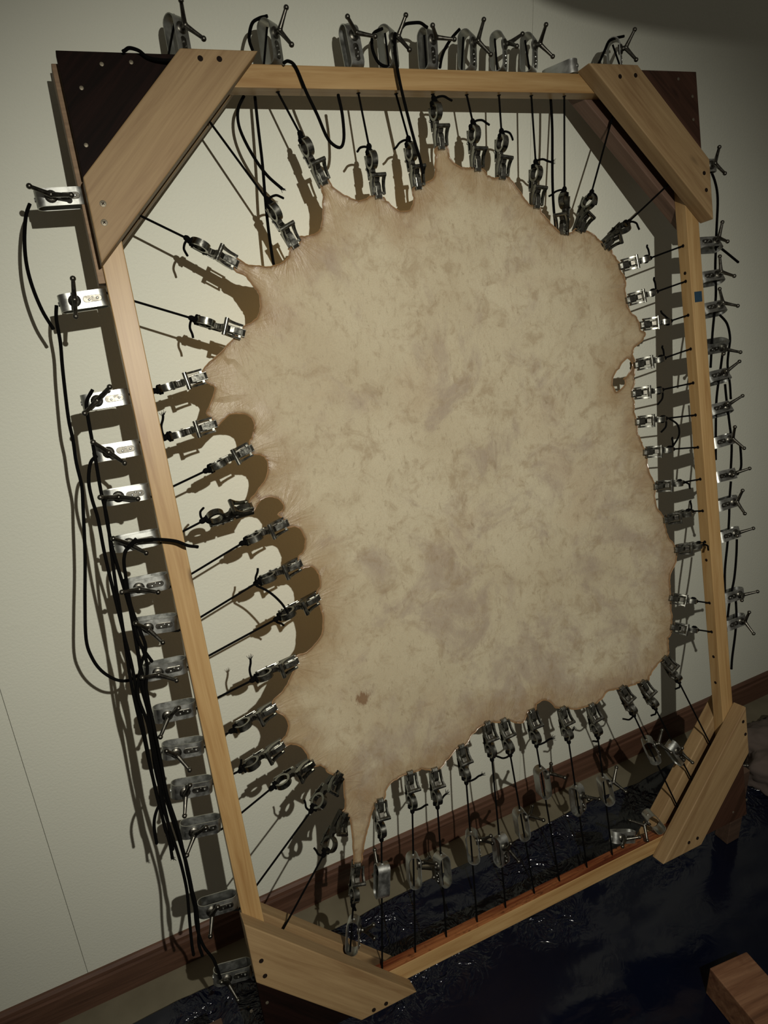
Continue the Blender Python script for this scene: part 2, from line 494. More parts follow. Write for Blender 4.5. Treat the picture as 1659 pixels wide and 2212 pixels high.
HIDE=[(225,-311),(240,-322),(262,-329),(283,-331),(302,-327),(318,-318),(324,-306),(323,-302),(344,-295),(347,-283),(357,-283),(375,-281),(388,-273),(398,-253),(402,-230),(404,-208),(405,-193),(419,-185),(425,-199),(438,-211),(454,-220),(472,-227),(487,-224),(502,-218),(524,-221),(530,-229),(541,-241),(556,-249),(573,-249),(582,-241),(589,-225),(590,-209),(613,-200),(625,-197),(637,-191),(644,-175),(650,-152),(651,-137),(676,-129),(680,-145),(687,-159),(702,-170),(718,-174),(729,-173),(750,-176),(759,-181),(767,-190),(778,-194),(810,-193),(819,-204),(830,-218),(842,-232),(851,-244),(860,-251),(881,-254),(883,-264),(892,-278),(908,-293),(925,-307),(942,-312),(957,-310),(967,-304),(992,-308),(1006,-313),(1020,-325),(1033,-334),(1051,-351),(1061,-355),(1065,-367),(1079,-382),(1081,-388),(1081,-400),(1090,-415),(1088,-439),(1090,-457),(1091,-476),(1097,-489),(1109,-503),(1120,-515),(1123,-535),(1137,-543),(1126,-556),(1109,-566),(1096,-573),(1093,-585),(1099,-602),(1097,-618),(1093,-638),(1092,-651),(1084,-665),(1084,-686),(1087,-697),(1081,-712),(1087,-731),(1088,-756),(1088,-770),(1093,-786),(1102,-805),(1109,-830),(1108,-851),(1110,-868),(1124,-891),(1126,-913),(1121,-931),(1124,-955),(1144,-979),(1147,-1007),(1158,-1035),(1171,-1059),(1177,-1083),(1166,-1104),(1149,-1124),(1144,-1145),(1146,-1170),(1145,-1202),(1143,-1222),(1143,-1248),(1137,-1277),(1124,-1291),(1122,-1309),(1124,-1327),(1100,-1337),(1089,-1342),(1069,-1351),(1057,-1365),(1051,-1378),(1016,-1372),(991,-1372),(978,-1372),(949,-1367),(926,-1362),(907,-1374),(888,-1384),(857,-1381),(827,-1377),(806,-1367),(775,-1356),(760,-1335),(741,-1325),(725,-1330),(720,-1343),(700,-1341),(685,-1361),(664,-1356),(646,-1343),(618,-1339),(603,-1334),(575,-1334),(548,-1350),(530,-1364),(509,-1364),(481,-1384),(460,-1394),(439,-1388),(422,-1380),(403,-1379),(380,-1377),(357,-1382),(337,-1394),(326,-1413),(308,-1414),(290,-1443),(276,-1469),(265,-1497),(256,-1530),(240,-1529),(241,-1505),(244,-1474),(247,-1440),(245,-1418),(235,-1405),(241,-1398),(244,-1372),(247,-1334),(231,-1320),(219,-1309),(212,-1293),(192,-1286),(185,-1268),(185,-1257),(176,-1239),(157,-1227),(142,-1225),(138,-1215),(150,-1204),(159,-1185),(155,-1165),(141,-1150),(138,-1130),(159,-1114),(176,-1099),(193,-1074),(199,-1055),(219,-1052),(239,-1041),(256,-1025),(263,-1001),(265,-981),(262,-962),(262,-941),(271,-928),(272,-912),(268,-898),(258,-887),(238,-886),(238,-866),(250,-854),(256,-839),(256,-826),(247,-806),(225,-803),(224,-786),(214,-775),(225,-769),(227,-757),(218,-744),(199,-738),(184,-744),(167,-762),(167,-740),(188,-720),(202,-706),(212,-686),(212,-668),(199,-658),(187,-654),(186,-635),(194,-625),(201,-605),(198,-590),(183,-581),(160,-579),(130,-598),(129,-582),(121,-570),(129,-557),(143,-531),(138,-522),(128,-514),(128,-498),(143,-484),(168,-467),(193,-448),(213,-430),(230,-424),(243,-415),(251,-398),(252,-377),(246,-364),(235,-345),(217,-331)]
HIDE_HOLE=[(1075,-592),(1090,-605),(1087,-618),(1075,-633),(1063,-638),(1060,-652),(1036,-664),(1029,-653),(1033,-632),(1046,-616),(1057,-602)]
LOOSE=[
 ('left',-30,[(-86,-203),(-96,-223),(-106,-258),(-111,-294),(-110,-330),(-104,-367),(-95,-394)]),
 ('left',-40,[(-81,-360),(-86,-382),(-88,-419),(-94,-464),(-102,-541),(-103,-580),(-106,-619),(-106,-659),(-112,-698),(-126,-778),(-143,-857),(-155,-922),(-153,-957),(-143,-987),(-124,-1009),(-105,-1016),(-91,-1014)]),
 ('left',12,[(-56,-505),(-68,-521),(-72,-543),(-75,-611),(-78,-669),(-78,-716),(-83,-771),(-88,-827),(-91,-884),(-95,-942),(-99,-1001),(-100,-1061),(-99,-1105),(-100,-1168),(-99,-1241),(-99,-1288),(-96,-1303)]),
 ('left',14,[(-72,-611),(-84,-621),(-93,-650),(-94,-681),(-92,-713),(-94,-768),(-94,-817),(-93,-917),(-92,-976),(-95,-1044),(-98,-1131),(-100,-1203),(-99,-1268),(-97,-1315),(-98,-1341)]),
 ('left',16,[(-69,-680),(-77,-692),(-80,-739),(-80,-779),(-77,-829),(-74,-888),(-72,-935),(-60,-973)]),
 ('left',18,[(-40,-759),(-58,-772),(-67,-790),(-70,-822),(-72,-871),(-66,-919),(-64,-949),(-78,-979),(-93,-1026),(-88,-1080),(-90,-1133),(-91,-1186),(-94,-1240),(-88,-1326),(-86,-1375),(-87,-1422),(-94,-1478),(-99,-1524),(-100,-1545)]),
 ('left',10,[(-70,-890),(-78,-965),(-78,-1034),(-83,-1103),(-87,-1192),(-84,-1267),(-80,-1325),(-78,-1373),(-80,-1431),(-80,-1490),(-87,-1536),(-86,-1559)]),
 ('left',12,[(-86,-1004),(-83,-1071),(-87,-1154),(-87,-1209),(-83,-1271),(-78,-1329),(-77,-1392),(-79,-1450),(-84,-1496),(-80,-1543),(-68,-1580),(-64,-1616)]),
 ('left',16,[(-73,-822),(-75,-888),(-78,-954),(-82,-1013),(-84,-1082),(-92,-1160),(-92,-1223),(-92,-1288),(-94,-1325)]),
 ('left',20,[(-69,-947),(-68,-982),(-78,-1022),(-79,-1082),(-81,-1162),(-83,-1225),(-78,-1291),(-78,-1348),(-79,-1395),(-77,-1454),(-83,-1501)]),
 ('left',14,[(-84,-1235),(-99,-1240),(-110,-1254),(-116,-1275),(-118,-1306)]),
 ('left',30,[(-55,-769),(-43,-762),(-26,-762),(-4,-767),(21,-776),(38,-787),(51,-792)]),
 ('top',28,[(179,-8),(169,-13),(149,-12),(132,-7),(120,1),(106,3),(99,1)]),
 ('top',-10,[(316,25),(313,43),(324,69),(338,78),(348,79)]),
 ('top',8,[(361,-3),(371,2),(384,-6),(395,-48),(408,-86),(423,-125),(443,-139),(452,-125),(456,-86),(456,-54)]),
 ('top',-55,[(300,-29),(286,-50),(282,-77),(288,-108),(303,-140),(320,-164),(339,-185)]),
 ('top',-60,[(322,-27),(319,-75),(314,-139),(308,-199),(305,-252),(303,-309),(303,-330)]),
 ('top',16,[(583,53),(576,21),(575,-26),(582,-73),(592,-129),(596,-162),(598,-187)]),
 ('top',-6,[(569,70),(547,58),(541,34),(553,11),(575,6),(583,24)]),
 ('top',-45,[(961,-30),(955,-92),(946,-185),(942,-242),(938,-290)]),
 ('top',6,[(600,64),(610,72),(629,77),(642,76),(650,69)]),
 ('top',-4,[(730,73),(712,58),(694,38),(682,20),(678,8)]),
 ('top',-8,[(1140,80),(1104,72),(1083,49),(1053,12),(1034,5)]),
 ('right',-20,[(1377,-185),(1392,-216),(1393,-258),(1385,-331),(1377,-416),(1369,-481),(1347,-566),(1338,-643)]),
 ('right',-15,[(1383,-364),(1409,-385),(1439,-406)]),
 ('right',-15,[(1373,-526),(1391,-549),(1402,-584),(1397,-617),(1386,-650),(1388,-695),(1393,-728)]),
 ('right',-20,[(1379,-609),(1369,-647),(1352,-724),(1340,-803),(1329,-870)]),
 ('right',-12,[(1368,-693),(1374,-728),(1380,-786),(1378,-844),(1368,-913)]),
 ('right',-5,[(1400,-850),(1405,-878),(1399,-906),(1384,-918)]),
 ('right',-15,[(1375,-938),(1366,-984),(1355,-1030),(1346,-1089),(1335,-1160),(1327,-1214)]),
 ('right',-12,[(1380,-1090),(1370,-1131),(1355,-1189),(1340,-1242),(1330,-1283)]),
 ('right',-12,[(1360,-1241),(1354,-1290),(1348,-1339),(1336,-1400),(1327,-1426)]),
]
BRACE_SCREWS={'tl':[(212, -12), (243, -12), (18, -227), (14, -255)],'tr':[(1076, -21), (1118, -18), (1293, -216), (1296, -252)],'br':[(1299, -1550), (1304, -1587), (1086, -1808), (1115, -1808)],'bl':[(14, -1602), (15, -1636), (240, -1822), (212, -1822)]}
GUSSET_SCREWS={'tl':[(61, -16), (106, -12), (24, -51), (13, -134)],'tr':[(1257, -14), (1295, -49), (1293, -97)],'br':[(1314, -1789), (1263, -1805)],'bl':[(10, -1710), (-22, -1712)]}

# ------------------------------------------------------------------ the room
def panel_wall():
    w = MB().box(-1900, 3200, 12, 60, 0, 2700)
    o = put('wall_back', w.mesh('wall_back', M['wall']))
    tag(o, 'pale painted panel wall behind the stretching frame', None, kind='structure')
    pitch = 1313.6
    x = -338.7 - pitch
    while x < 3100:
        p = MB().box(max(x, -1890) + 0.45, min(x + pitch, 3190) - 0.45, 0, 12, 60, 2700)
        put('panel', p.mesh('panel', M['wall'], bevel=0.6), o)
        x += pitch
    return o
panel_wall()

b = MB()
prof = [(0, 0), (-14, 0), (-14, 78), (-11, 84), (-11, 96), (-6, 103), (0, 104)]
n = len(prof)
vs = [(x, y, z) for x in (-1900, 3200) for y, z in prof]
fs = [tuple(range(n)), tuple(range(2 * n - 1, n - 1, -1))] + [((i + 1) % n, i, n + i, n + (i + 1) % n) for i in range(n)]
b.add(vs, fs)
tag(put('baseboard_back', b.mesh('baseboard_back', M['skirting'])), 'reddish brown wooden baseboard along the pale wall', None, kind='structure')
fl = MB().box(-1900, 3200, -3200, 60, -40, 0)
tag(put('floor', fl.mesh('floor', M['floor'])), 'grey-brown floor showing beside the baseboard', None, kind='structure')

def tarp():
    from mathutils import noise as N
    x0, x1, y0, y1 = -1.5, 2.9, -2.9, -0.116
    nx, ny = 220, 150
    vs, fs = [], []
    for j in range(ny + 1):
        ty = (j / ny) ** 1.5
        for i in range(nx + 1):
            x = x0 + (x1 - x0) * i / nx
            y = y1 + (y0 - y1) * ty
            p = Vector((x, y, 0))
            r = abs(N.noise(p * 3.1)) * 0.020 + abs(N.noise(Vector((x * 5, y * 11, 3)))) * 0.011 + abs(N.noise(p * 23)) * 0.004
            near = max(0.0, 1 - (y1 - y) / 0.35)
            z = 0.002 + r * (0.28 + 0.9 * near)
            if j == 0:
                y += 0.012 * N.noise(Vector((x * 4, 0, 7)))
            # flattened where the frame's feet and the block stand
            for fx, fy in FEET:
                d = math.hypot(x - fx, y - fy)
                z = 0.002 + (z - 0.002) * min(1, max(0, (d - 0.06) / 0.08))
            bx, by = 1.05, -0.95
            if abs(x - bx) < 0.12 and abs(y - by) < 0.30: z = 0.002
            vs.append((x, y, z))
    for j in range(ny):
        for i in range(nx):
            a = j * (nx + 1) + i
            fs.append((a, a + nx + 1, a + nx + 2, a + 1))
    me = bpy.data.meshes.new('tarp')
    me.from_pydata(vs, [], fs)
    me.polygons.foreach_set('use_smooth', [True] * len(me.polygons))
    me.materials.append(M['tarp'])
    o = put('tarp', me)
    tag(o, 'dark blue crinkled plastic tarp spread over the floor', 'tarp')
FEET = [(1.442, -0.412), (-0.10, -0.40)]
tarp()

# ------------------------------------------------------------------ the stretching frame
frame = put('stretching_frame', None, None, None)
frame.empty_display_size = 0.1
base = FR @ mm(FW / 2, -FH, -FD / 2)
frame.matrix_world = Matrix.Translation(base) @ FR.to_3x3().to_4x4()
tag(frame, 'large wooden frame with diagonal corner braces leaning against the wall', 'frame')
FI = Matrix.Translation(-mm(FW / 2, -FH, -FD / 2))     # frame millimetre space -> frame local

def fpart(name, mb, mat, loc=None, bevel=1.2, parent=frame, label=None):
    o = put(name, mb.mesh(name, mat, bevel=bevel), parent, (FI if parent is frame else Matrix()) @ (loc if loc is not None else Matrix()))
    if label: o['label'] = label
    return o

def board(name, a, b_, width, w0, w1, mat, bevel=1.5, cut=None, label=None):
    """board from a to b (frame uv), local x along its length"""
    d = Vector((b_[0] - a[0], b_[1] - a[1], 0))
    L = d.length
    mid = mm((a[0] + b_[0]) / 2, (a[1] + b_[1]) / 2, 0)
    m = basis(d, (0, 0, 1), mid)
    if cut is None:
        poly = [(-L / 2, -width / 2), (L / 2, -width / 2), (L / 2, width / 2), (-L / 2, width / 2)]
    else:
        inv = m.inverted()
        poly = [tuple((inv @ mm(u, v, 0) * 1000).xy) for u, v in cut]
        ar = sum(poly[i - 1][0] * poly[i][1] - poly[i][0] * poly[i - 1][1] for i in range(len(poly)))
        if ar < 0: poly.reverse()
    return fpart(name, MB().slab(poly, w0, w1), mat, m, bevel, label=label), m

board('rail', (19, 0), (19, -FH), BAR, -FD, 0, M['rail'])
board('rail', (FW - 19, 0), (FW - 19, -FH), BAR, -FD, 0, M['rail'])
board('rail', (BAR, -19), (FW - BAR, -19), BAR, -FD, 0, M['rail'])
low_rail, low_m = board('rail', (BAR, -FH + 19), (FW - BAR, -FH + 19), BAR, -FD, 0, M['rail'], label='bottom rail stained dark red along its top')
# wet red stain soaked into the top of the bottom rail
st = MB().box(-560, 560, 16.5, 19.6, -FD + 0.6, -0.8)
M['stain'] = wood('red_stained_wood', (0.035, 0.007, 0.003), (0.12, 0.030, 0.011), (0.32, 0.125, 0.045), 0.33, stain=(0.03, 0.005, 0.003))
for nd in M['stain'].node_tree.nodes:
    if nd.bl_idname == 'ShaderNodeMapping' and abs(nd.inputs['Scale'].default_value[0] - 9) < .1:
        nd.inputs['Scale'].default_value = (34, 60, 60)
put('stain', st.mesh('stain', M['stain']), low_rail)

def corner(k, su, sv):
    """corner frame coordinates: distance a along u and b along v from the corner k"""
    cu_, cv_ = (0 if su > 0 else FW), (0 if sv < 0 else -FH)
    return lambda a, b_: (cu_ + su * a, cv_ + sv * b_)

screw_hole = MB().tube([(0, 0, -2.0), (0, 0, 0.35)], 4.6, 12).mesh('screw_hole', M['hole'])
screw_head = MB().tube([(0, 0, -1), (0, 0, 0.5), (0, 0, 1.0)], [5.2, 5.2, 3.6], 14).mesh('screw_head', M['screw'], smooth=True)
cross = MB().box(-2.6, 2.6, -0.6, 0.6, 0.6, 1.15).box(-0.6, 0.6, -2.6, 2.6, 0.6, 1.15).mesh('screw_slot', M['hole'])

for key, su, sv in (('tl', 1, -1), ('tr', -1, -1), ('br', -1, 1), ('bl', 1, 1)):
    c = corner(key, su, sv)
    quad = [c(183, -3), c(311, -3), c(-3, 316), c(-3, 187)]
    fb, fm = board('front_brace', c(247, 0), c(0, 252), 89, 0, BT, M['brace'], 2.0, quad)
    board('back_brace', c(247, 0), c(0, 252), 89, -FD - BT, -FD, M['brace_red'] if key == 'tr' else M['brace'], 2.0, [c(186, 0), c(308, 0), c(0, 312), c(0, 190)])
    g, gm = board('corner_gusset', c(90, 0), c(0, 92), 89, 0, 19, M['gusset'] if key in ('tl', 'bl') else M['gusset_brown'], 1.0, [c(-2, -2), c(178, -2), c(-2, 182)])
    fi, gi = fm.inverted(), gm.inverted()
    for i, (u, v) in enumerate(BRACE_SCREWS[key]):
        me = screw_head if (key == 'tl' and i > 1) else screw_hole
        s = put('screw', me, fb, Matrix.Translation(fi @ mm(u, v, BT)))
        if me is screw_head:
            put('screw_slot', cross, s)
    for u, v in GUSSET_SCREWS[key]:
        put('screw', screw_head, g, Matrix.Translation(gi @ mm(u, v, 19.1)) @ Matrix.Scale(0.62, 4))

fpart('back_cleat', MB().box(-11, -0.3, -338, -6, -FD - 16, -5), M['cleat'], bevel=1.0)
# cord holes drilled through the rails
drill = MB().tube([(0, 0, -1.0), (0, 0, 0.25)], 4.0, 12).mesh('cord_hole', M['hole'])
def cord_hole(u, v, nrm, w=HW):
    z = Vector(nrm)
    put('cord_hole', drill, frame, FI @ basis(z.orthogonal(), z, mm(u, v, w)))

tp = MB().box(1279, 1302, -490, -466, 0, 0.5)
fpart('tape_patch', tp, M['tape'], bevel=0, label='small dark blue tape patch')
# feet under the lower corners (built upright, not along the lean)
for (fx, fy) in FEET:
    ft = MB().box(fx * 1000 - 26, fx * 1000 + 26, fy * 1000 - 22, fy * 1000 + 22, 3, 262)
    o = put('foot', ft.mesh('foot', M['foot'], bevel=2), frame)
    o.matrix_basis = frame.matrix_world.inverted()

# ------------------------------------------------------------------ the hide
M['rim'] = plain('hide_rim', (0.20, 0.115, 0.05), 0.35, 0, 0.5, 60)
def hide():
    out = smooth_path([(u, v, 0) for u, v in HIDE] + [(HIDE[0][0], HIDE[0][1], 0)], 4)[:-1]
    pts = [Vector((p.x, p.y)) for p in out]
    # fine ragged rim
    pts = [p + Vector((random.uniform(-.7, .7), random.uniform(-.7, .7))) for p in pts]
    hol = [Vector((p.x, p.y)) for p in smooth_path([(u, v, 0) for u, v in HIDE_HOLE] + [(*HIDE_HOLE[0], 0)], 4)[:-1]]
    nb, nh = len(pts), len(hol)
    def inside(p, poly):
        r = False
        j = len(poly) - 1
        for i in range(len(poly)):
            a, b_ = poly[i], poly[j]
            if (a.y > p.y) != (b_.y > p.y) and p.x < (b_.x - a.x) * (p.y - a.y) / (b_.y - a.y) + a.x:
                r = not r
            j = i
        return r
    bnd = [(a, pts[(i + 1) % nb]) for i, a in enumerate(pts)] + [(a, hol[(i + 1) % nh]) for i, a in enumerate(hol)]
    from mathutils.kdtree import KDTree
    kd = KDTree(nb + nh)
    for i, p in enumerate(pts + hol): kd.insert((p.x, p.y, 0), i)
    kd.balance()
    inner = []
    stp = 10.5
    umin, umax = min(p.x for p in pts), max(p.x for p in pts)
    vmin, vmax = min(p.y for p in pts), max(p.y for p in pts)
    v = vmin; row = 0
    while v < vmax:
        u = umin + (stp / 2 if row % 2 else 0)
        while u < umax:
            p = Vector((u + random.uniform(-2, 2), v + random.uniform(-2, 2)))
            if inside(p, pts) and not inside(p, hol) and kd.find((p.x, p.y, 0))[2] > 6:
                inner.append(p)
            u += stp
        v += stp * 0.87; row += 1
    allp = pts + hol + inner
    edges = [(i, (i + 1) % nb) for i in range(nb)] + [(nb + i, nb + (i + 1) % nh) for i in range(nh)]
    r = delaunay_2d_cdt(allp, edges, [], 0, 1e-5)
    rv, rf = r[0], r[2]
    faces = []
    for f in rf:
        c = sum((rv[i] for i in f), Vector((0, 0))) / len(f)
        if inside(c, pts) and not inside(c, hol): faces.append(tuple(f))
    tips = []
    for side in CLIPS.values():
        for (ku, kv, tu, tv, eu, ev, tw) in side:
            d = Vector((tu - ku, tv - kv)).normalized()
            tips.append((Vector((tu, tv)), d))
    from mathutils import noise as N
    vs, ed, stv = [], [], []
    for p in rv:
        dist = kd.find((p.x, p.y, 0))[2]
        best = min(tips, key=lambda t: (t[0] - p).length)
        q = p - (best[0] - best[1] * 18)
        dd = max(q.length - 10, 0)
        side = best[1].x * q.y - best[1].y * q.x
        ang = math.atan2(side, max(q.dot(best[1]), -5))
        w = 0.0
        w += 4.5 * N.noise(Vector((ang * 3.2, best[0].x, 2.2))) * math.exp(-dd / 60) * min(1, dist / 8)
        w += 5.0 * N.noise(Vector((p.x * .0045, p.y * .0045, 1.3))) * min(1, dist / 120)
        w += 1.2 * N.noise(Vector((p.x * .016, p.y * .016, 4.1))) * min(1, dist / 40)
        # scallop rims curl back a little
        if dd > 25: w += 3.0 * math.exp(-dist / 6) * (1 if N.noise(Vector((p.x * .01, p.y * .01, 9))) > -0.1 else -1)
        vs.append((p.x * .001, p.y * .001, (HW + w) * .001))
        ed.append(dist * .001)
        stv.append((ang, dd * .001, best[0].x * .01))
    me = bpy.data.meshes.new('stretched_hide')
    me.from_pydata(vs, [], faces)
    a = me.attributes.new('edge', 'FLOAT', 'POINT'); a.data.foreach_set('value', ed)
    a = me.attributes.new('streak', 'FLOAT_VECTOR', 'POINT'); a.data.foreach_set('vector', [x for t in stv for x in t])
    me.polygons.foreach_set('use_smooth', [True] * len(me.polygons))
    me.materials.append(M['hide'])
    o = put('animal_hide', me, None, FR)
    tag(o, 'pale raw animal hide stretched flat inside the wooden frame', 'hide')
    # rolled darker rims along the scallops and around the hole
    pos = {}
    def rim(path):
        loop = []
        for q in path:
            i = min_idx(q)
            loop.append(Vector(vs[i]) * 1000)
        loop.append(loop[0])
        mb = MB().tube(loop, 1.25, 6, False)
        put('rim', mb.mesh('rim', M['rim'], smooth=True), o)
    kv = KDTree(len(rv))
    for i, q in enumerate(rv): kv.insert((q.x, q.y, 0), i)
    kv.balance()
    min_idx = lambda q: kv.find((q.x, q.y, 0))[1]
    rim(pts)
    rim(hol)
    return pts
hide_rim = hide()

# ------------------------------------------------------------------ gripper clips
def ring_path(cx, cz, r, n=22):
    return [(cx + r * math.cos(2 * math.pi * k / n), cz + r * math.sin(2 * math.pi * k / n)) for k in range(n)]

def clip_parts():
    P = {}
    P['ring'] = MB().loop_band(ring_path(25, 2, 16.5), -5.8, 5.8, 4.6).mesh('ring', M['steel'], smooth=True)
    body = MB()
    body.prism([(38, -9), (46, -10), (58, -12), (94, -11), (95, -6), (80, -1.5), (70, 0), (66, 9), (58, 14), (53, 10), (50, 2), (45, -1), (40, 1)], -5.0, 5.0)
    body.box(60, 95, -8.5, 8.5, -11.5, -3.0)
    body.prism([(84, -3), (95, -3), (95, -0.6), (92, -1.6), (90, -0.6), (88, -1.6), (86, -0.6)], -8, 8)
    P['body'] = body.mesh('body', M['castmetal'], bevel=0.8)
    lev = MB().box(14, 56, -6.5, 6.5, -16.6, -14.6).prism([(12, -16.6), (15, -16.6), (18, -13), (16.5, -11.5), (12.5, -14)], -6.5, 6.5)
    lev.tube([(36, -7.5, -16.5), (36, 7.5, -16.5)], 2.4, 8)
    lev.box(50, 57, -5.5, 5.5, -14.8, -10)
    P['lever'] = lev.mesh('lever', M['steel'], bevel=0.5)
    fj = MB().prism([(66, 4), (72, 1.5), (95, 1.2), (95, 6.5), (90, 9.0), (74, 10.5), (67, 9)], -5.4, 5.4)
    fj.box(74, 95.5, -6.8, -5.4, 0.8, 6.6).box(74, 95.5, 5.4, 6.8, 0.8, 6.6)
    P['front_jaw'] = fj.mesh('front_jaw', M['steel'], bevel=0.5)
    ba = MB().tube([(57, -15, 18.5), (57, 15, 18.5)], 4.0, 12)
    for s in (-1, 1):
        pr = [(53.5, 19), (60.5, 21.5), (67, 15), (75, 10.6), (89, 8.2), (89, 3.0), (74, 3.4), (63, 7.5), (56, 14)]
        ba.prism(pr, s * 12.0 - 1.7, s * 12.0 + 1.7)
        ba.box(84, 88, min(s * 6, s * 12), max(s * 6, s * 12), 3.6, 7.0)
    P['bail'] = ba.mesh('bail', M['steel'], smooth=True)
    return P
CP = clip_parts()

ORD = ['', 'first', 'second', 'third', 'fourth', 'fifth', 'sixth', 'seventh', 'eighth', 'ninth', 'tenth', 'eleventh', 'twelfth', 'thirteenth', 'fourteenth', 'fifteenth']
def nth(i, n, ref):
    if i == 0: return {'top': 'topmost one', 'left': 'leftmost one'}[ref]
    if i == n - 1: return {'top': 'lowest one', 'left': 'rightmost one'}[ref]
    return f'{ORD[i + 1]} from the {ref}'
REF = {'left': 'top', 'right': 'top', 'top': 'left', 'bottom': 'left'}

# knots: plain, with a cut tail, with a frayed tail
def knot_mesh(kind, rng):
    k = MB()
    k.ball((1, 0, 0), 5.2, 10, 6, (1.25, 1, 1))
    k.ball((6.5, 1.2, 1), 5.0, 10, 6, (1.1, 1.15, 1))
    for x in (9.0, 12.5):
        k.tube([(x + 1.2 * math.sin(2 * a), 7.4 * math.cos(a), 1 + 5.6 * math.sin(a)) for a in [2 * math.pi * i / 14 for i in range(15)]], 2.3, 7, False)
    k.tube([(6, 3, 2), (10, 6.5, 2), (14, 6.5, -1)], 2.3, 7)
    k.tube([(6, -3, 2), (10, -6.5, 2), (14, -6.5, -1)], 2.3, 7)
    if kind:
        L = rng.uniform(18, 30)
        side = [(2, 3, 2), (1, 9, 5), (3, 9 + L * .4, 8), (9, 9 + L * .75, 8), (12, 9 + L, 6)]
        sp = smooth_path(side, 4)
        k.tube(sp, 2.2, 7)
        if kind == 2:
            e = Vector(side[-1])
            for i in range(13):
                d = Vector((rng.uniform(-.6, 1), rng.uniform(.2, 1.3), rng.uniform(-.8, .8))).normalized()
                k.tube([e - Vector((1, 2, 0)), e + d * rng.uniform(5, 11)], 0.45, 4)
    return k.mesh('knot', M['cord'], smooth=True)
rngk = random.Random(3)
KN = [knot_mesh(0, rngk)] + [knot_mesh(1, rngk) for _ in range(3)] + [knot_mesh(2, rngk) for _ in range(2)]
FRAY = {('left', 3), ('left', 9), ('bottom', 5), ('bottom', 6), ('bottom', 8), ('bottom', 9), ('bottom', 10), ('top', 7)}
BARE = {('left', 2), ('left', 4), ('left', 6), ('left', 10), ('left', 12), ('bottom', 7), ('right', 10), ('right', 11), ('top', 1), ('bottom', 3)}

def xy_noise_line(a, b_, sag=0.0):
    return [a, b_]

for side, lst in CLIPS.items():
    for i, (ku, kv, tu, tv, eu, ev, tw) in enumerate(lst):
        d = Vector((tu - ku, tv - kv, 0)).normalized()
        zr = Matrix.Rotation(math.radians(tw), 3, d) @ Vector((0, 0, 1))
        org = mm(tu, tv) - d * 0.0895
        m = FR @ basis(d, zr, org)
        where = nth(i, len(lst), REF[side])
        t = put('gripper_clip', None)
        t.empty_display_size = 0.02
        t.matrix_world = m
        tag(t, f"steel gripper clip biting the hide's {side} edge, {where}", 'clip', 'gripper clips around the hide')
        for pn, me in CP.items():
            put(pn, me, t)
        # taut cord from the clip's ring to the rail
        a = org + d * 0.002
        e = mm(eu, ev)
        dirn = (e - a).normalized()
        end = e + dirn * 0.004
        mb = MB()
        path = [a * 1000, (a + (e - a) * .5) * 1000, end * 1000]
        tens = None
        if side in ('left', 'top', 'right') or (side == 'bottom' and i in (0, 1)):
            # into the tensioner that stands on the rail
            if eu < 2:
                path.append(Vector((-66, min((q[0] for q in LEFT_T), key=lambda q: abs(q - ev)), HW)))
            elif ev > -2 and not (side == 'top' and i == 8):
                path.append(Vector((min((q[0] for q in TOP_T), key=lambda q: abs(q - eu)), 66, HW)))
            elif eu > FW - 2:
                path.append(Vector((FW + 66, min((q[0] for q in RIGHT_T), key=lambda q: abs(q - ev)), HW)))
        mb.tube(path, 2.05, 7)
        c = put('taut_cord', mb.mesh('taut_cord', M['cord'], smooth=True), None, FR)
        tag(c, f"taut black cord tied to the {where.replace(' one', '')} clip on the hide's {side} edge" if 'one' in where else
            f"taut black cord tied to the clip {where} on the hide's {side} edge", 'cord', 'taut cords between clips and frame')
        kind = KN[0] if (side, i) in BARE else (KN[4 + i % 2] if (side, i) in FRAY else KN[1 + i % 3])
        kz = Matrix.Rotation(math.radians(rngk.choice([20, 60, 150, 200, -20])), 4, 'X')
        put('knot', kind, c, basis(d, zr, org) @ kz)
        # drilled holes in the rail faces
        if side == 'left' or (side == 'bottom' and i == 0):
            s = (BAR - ku) / (eu - ku) if eu != ku else 0
            cord_hole(BAR, kv + (ev - kv) * s, (1, 0, 0)) if s > 0 else None
        elif side == 'right':
            s = (FW - BAR - ku) / (eu - ku)
            cord_hole(FW - BAR, kv + (ev - kv) * s, (-1, 0, 0))
        elif side == 'top' and 0 < i < 9:
            s = (-BAR - kv) / (ev - kv)
            cord_hole(ku + (eu - ku) * s, -BAR, (0, -1, 0))
for v in (-1380, -1452, -1120, -420):
    cord_hole(FW - BAR, v, (-1, 0, 0))

# ------------------------------------------------------------------ cord tensioners
def racetrack(L, D, n=9):
    r = D / 2
    p = [(L - r + r * math.cos(a), r * math.sin(a)) for a in [-math.pi / 2 + math.pi * k / n for k in range(n + 1)]]
    p += [(r + r * math.cos(a), r * math.sin(a)) for a in [math.pi / 2 + math.pi * k / n for k in range(n + 1)]]
    return p

